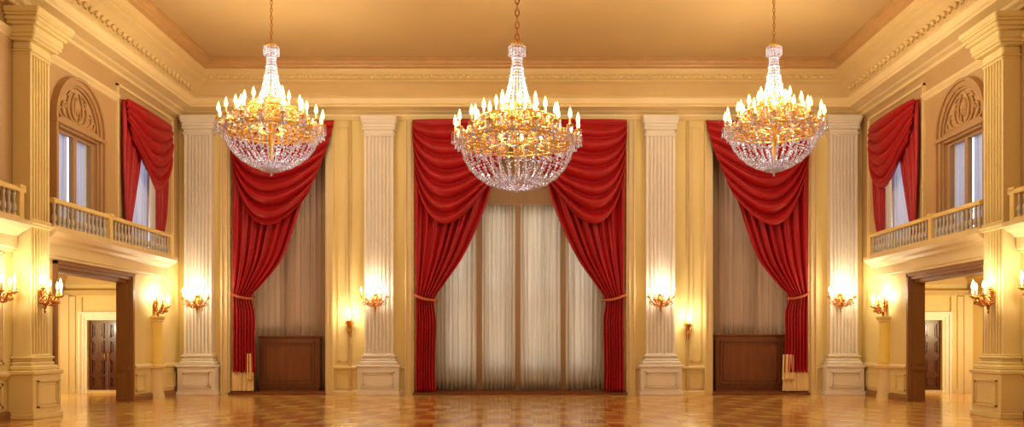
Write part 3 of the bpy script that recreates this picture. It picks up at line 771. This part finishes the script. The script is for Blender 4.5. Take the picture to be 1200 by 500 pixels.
# ------------------------------------------------------------------ chandeliers
def bead_line(q, pts, r, gap):
    P = [Vector(p) for p in pts]; acc = 0; k = 0
    q.tube(pts, .004, 4)
    for i in range(len(P)-1):
        seg = (P[i+1]-P[i]).length; t = -acc
        while t+gap <= seg:
            t += gap; p = P[i]+(P[i+1]-P[i])*(t/seg)
            rr = r*(1.25 if k % 3 == 0 else .85); k += 1
            q.ball(p, rr, 1, 1, 1.15)
        acc = seg-t if t > -acc else acc+seg
def make_chandelier(label, loc, R, H, rb, nA, nB, nC, chain_r):
    """R = outer candle ring, H = bowl bottom to top crown, rb = radius of the bowl's foot"""
    X, Y, Z = loc
    t = thing('chandelier', label, 'chandelier', loc)
    zr = H*.31                 # height of the bowl rim
    top = H
    rnd = random.Random(int(X*10)+50)
    # chain to the ceiling
    L_ = CEIL-Z-top
    q = MB(); n = int(L_/(chain_r*3.0)); 
    for i in range(n+1):
        z = top+i*L_/n-(.03 if i == n else 0); pts = []
        for k in range(11):
            a = 2*PI*k/10; x = chain_r*math.cos(a); zz = chain_r*1.9*math.sin(a)
            pts.append((x, 0, z+zz) if i % 2 else (0, x, z+zz))
        q.tube(pts, chain_r*.32, 6)
    q.build('chain', M['goldd'], t, True)
    MB().lathe([(.05,L_+top-.22),(.09,L_+top-.16),(.14,L_+top-.06),(.22,L_+top-.02),(.22,L_+top-.001)], 20).build('ceiling_rose', M['gold'], t, True, angle=50)
    # stem
    q = MB(); q.lathe([(.02,H*.03),(.06,H*.06),(.035,H*.1),(.05,H*.2),(.09,H*.26),(.05,H*.3),(.06,H*.36),(.14,H*.42),(.07,H*.47),(.04,H*.6),(.03,H*.75),(.05,H*.82),(.03,H*.9),(.06,H*.97),(.02,top)], 16)
    q.build('stem', M['gold'], t, True)
    # rings and ribs
    q = MB()
    def ring(r, z, th, n=48): q.tube([(r*math.cos(2*PI*k/n), r*math.sin(2*PI*k/n), z) for k in range(n+1)], th, 6)
    Rb = R*.9
    ring(Rb, zr, .03); ring(Rb, zr+.09, .018); ring(R*.62, zr+.3*H*.55, .024); ring(R*.28, zr+.5*H*.5, .022)
    for k in range(12):
        a = 2*PI*k/12; c, s_ = math.cos(a), math.sin(a)
        q.tube([(c*.05, s_*.05, H*.3), (c*R*.3, s_*R*.3, H*.32), (c*R*.6, s_*R*.6, H*.3), (c*Rb, s_*Rb, zr+.02)], .016, 6)
    q.build('ring_frame', M['gold'], t, True)
    q = MB(); ring(.14, top-.02, .02, 20); ring(.2, top-.08, .012, 20)
    for k in range(6): q.tube([(.04*math.cos(k*PI/3),.04*math.sin(k*PI/3),top-.02),(.2*math.cos(k*PI/3),.2*math.sin(k*PI/3),top-.08)], .01, 5)
    q.build('crown_ring', M['gold'], t, True)
    # arms with candles, three tiers
    tiers = ((nA, R, H*.375, .0), (nB, R*.68, H*.45, .15), (nC, R*.34, H*.53, .3))
    for (n, r, z, ph) in tiers:
        am = None
        for k in range(n):
            a = 2*PI*(k+ph)/n+.1
            if am is None:
                q = MB(); pts = []
                r0 = max(.05, r-.75)
                for i in range(19):
                    w = i/18; pts.append((lerp(r0, r, w), 0, z-.12-.13*math.sin(PI*min(1, 1.15*w))+.06*w))
                q.tube(pts, [.024-.008*i/18 for i in range(19)], 7)
                for (f, sz, sg) in ((.35,.085,1),(.62,.07,-1),(.85,.055,1)):
                    q.tube([(lerp(r0,r,f)+c, .0, z-.1+b) for c, b in scroll(0, 0, sz, 1.3, sg)], .014, 6)
                for j in range(7):
                    q.ball((lerp(r0,r,.2+.12*j), rnd.uniform(-.05,.05), z-.13+rnd.uniform(-.08,.1)), .03, 1.6, .7, 1)
                q.lathe([(.012,-.06),(.03,-.04),(.085,0),(.09,.015),(.03,.02),(.032,.05)], 10, (r,0,z))
                am = q.build('arm', M['gold'], t, True)
                cd = MB().lathe([(.024,.05),(.022,.2)], 8, (r,0,z)).build('candle', M['wax'], am, True, angle=50)
                fl = MB().lathe(flame_prof(.26,.048), 8, (r,0,z+.18)).build('flame', M['flame'], cd, True)
                q = MB()
                for j in range(5):
                    b = 2*PI*j/5; x0 = r+.08*math.cos(b); y0 = .08*math.sin(b)
                    q.tube([(x0,y0,z),(x0,y0,z-.25)], .004, 4)
                    for v in range(4): q.ball((x0, y0, z-.05-.065*v), .019 if v < 3 else .027, 1, 1, 1.1 if v < 3 else 1.6)
                cr = q.build('crystal_drop', M['crystal'], am)
                am.rotation_euler = (0,0,a)
            else:
                c = am.copy(); C.objects.link(c); c.parent = t; c.rotation_euler = (0,0,a)
                for ch in (cd, cr):
                    d = ch.copy(); C.objects.link(d); d.parent = c
                    if ch is cd:
                        e = fl.copy(); C.objects.link(e); e.parent = d
    # gilt foliage between the tiers
    q = MB()
    for k in range(560):
        a = rnd.uniform(0, 2*PI); f = rnd.uniform(0,1)**.7; r = lerp(.12, R*.97, f)
        z = lerp(H*.56, zr+.04, f)+rnd.uniform(-.1,.12)
        sz = rnd.uniform(.045,.1); c, s_ = math.cos(a), math.sin(a); sg = rnd.choice((-1,1)); tw = rnd.uniform(0,PI)
        q.tube([(c*r+u*math.cos(tw), s_*r+u*math.sin(tw), z+v) for u, v in scroll(0, 0, sz, rnd.uniform(.6,1.2), sg, 9)], [sz*.25*(1-.06*i) for i in range(10)], 5)
    q.build('gilt_foliage', M['gold'], t, True)
    # bead strands: bowl, then the tall tent above
    ns = 36; st = None
    for k in range(ns):
        a = 2*PI*k/ns
        if st is None:
            q = MB(); pts = []
            for i in range(25):
                th = PI/2*i/24; pts.append((rb+(Rb-rb)*math.cos(th)**(1.35 if rb < .2 else 1.12) if i < 24 else rb, 0, .05+(zr-.03-.05)*(1-math.sin(th)**1.05)))
            bead_line(q, pts, .032, .088)
            st = q.build('crystal_strand', M['crystal'], t); st.rotation_euler = (0,0,a)
        else:
            c = st.copy(); C.objects.link(c); c.parent = t; c.rotation_euler = (0,0,a)
    st = None
    for k in range(16):
        a = 2*PI*k/16
        if st is None:
            q = MB(); pts = []
            for i in range(21):
                w = i/20; pts.append((.1+(R*.24-.1)*w**2.0, 0, lerp(top-.06, H*.56, w)))
            bead_line(q, pts, .025, .08)
            q.tube([(.1,0,top-.06),(.2,0,top-.09),(.2,0,top-.3)], .004, 4)
            for j in range(4): q.ball((.2, 0, top-.1-.06*j), .022)
            st = q.build('crystal_strand', M['crystal'], t); st.rotation_euler = (0,0,a)
        else:
            c = st.copy(); C.objects.link(c); c.parent = t; c.rotation_euler = (0,0,a)
    q = MB()   # inner bead net and foot tassel
    for k in range(18):
        a = 2*PI*k/18
        q.tube([(R*.55*math.cos(a+.1),R*.55*math.sin(a+.1),zr*.8),(lerp(R*.55,rb,.5)*math.cos(a+.1),lerp(R*.55,rb,.5)*math.sin(a+.1),lerp(zr*.8,.12,.57)),(rb*math.cos(a+.1),rb*math.sin(a+.1),.12),(rb*math.cos(a),rb*math.sin(a),.26),(rb*math.cos(a),rb*math.sin(a),.0),(0,0,.03)], .004, 4)
        for j in range(5): q.ball((rb*1.0*math.cos(a), rb*1.0*math.sin(a), .02+.06*j), .024)
        for j in range(9):
            w = j/8; r = lerp(R*.55, rb, w); q.ball((r*math.cos(a+.1), r*math.sin(a+.1), lerp(zr*.8, .12, w**.8)), .021)
    q.ball((0,0,.03), .06, 1, 1, 1.3); q.ball((0,0,-.06), .035, 1, 1, 1.6)
    q.build('crystal_tassel', M['crystal'], t)
    # swagged garland on the rim
    for (gr, gz, gs) in ((R*.97, zr+.02, .16), (R*.66, zr+.28, .12)):
        q = MB(); pts = []
        for k in range(24):
            for j in range(8):
                a = 2*PI*(k+j/8)/24; pts.append((gr*math.cos(a), gr*math.sin(a), gz-gs*math.sin(PI*j/8))); q.ball(pts[-1], .022)
        q.tube(pts+[pts[0]], .004, 4)
        q.build('crystal_garland', M['crystal'], t)
    for k in range(6):
        a = 2*PI*k/6+.3
        light((X+R*.78*math.cos(a), Y+R*.78*math.sin(a), Z+H*.56), CHP, (1,.89,.67), .14)
    light((X, Y, Z+H*.64), CHP*.7, (1,.89,.67), .15)
    light((X, Y, Z+H*.2), CHP*.9, (1,.9,.75), .12)  # added fill inside the bowl to brighten the beads, no candle here
    return t
CHP = 88
def cxz(x, y, dep): return (x-VX)*dep/F, EYE+(HY-y)*dep/F
x, z = cxz(318, 202, 23); make_chandelier('crystal chandelier with a pointed bowl, hanging in front of the left side window', (x,23,z), 1.36, 3.45, .1, 16, 11, 6, .032)
x, z = cxz(606, 221, 21); make_chandelier('largest crystal chandelier, hanging in the middle before the central window', (x,21,z), 1.52, 3.57, .36, 18, 12, 7, .05)
x, z = cxz(907, 202, 23); make_chandelier('crystal chandelier with a pointed bowl, hanging in front of the right side window', (x,23,z), 1.28, 3.45, .1, 16, 11, 6, .032)

# unseen fill lights, added to brighten the alcove door walls and the hall
for s in (-1,1): light((s*15.9,28.2,2.4), 200, (1,.86,.6), .25, 'alcove_fill')
for X_ in (-6.5,0,6.5): light((X_,7,7.5), 290, (1,.9,.7), .9, 'hall_fill')

# ------------------------------------------------------------------ world, camera, view
w = bpy.data.worlds.new('World'); bpy.context.scene.world = w; w.use_nodes = True
bg = w.node_tree.nodes['Background']; bg.inputs[0].default_value = (.86,.9,1,1); bg.inputs[1].default_value = 3.2
cam = bpy.data.cameras.new('Camera'); co = bpy.data.objects.new('Camera', cam); C.objects.link(co)
co.location = (0,0,EYE); co.rotation_euler = (PI/2,0,0)
cam.sensor_width = 36; cam.lens = F/1200*36; cam.shift_x = -(VX-600)/1200; cam.shift_y = (HY-250)/1200; cam.clip_end = 200
bpy.context.scene.camera = co
for o in WORLD:
    if 'world' in o: del o['world']
vs = bpy.context.scene.view_settings
vs.view_transform = 'Standard'; vs.look = 'None'; vs.gamma = 1; vs.exposure = -.08; vs.use_curve_mapping = False
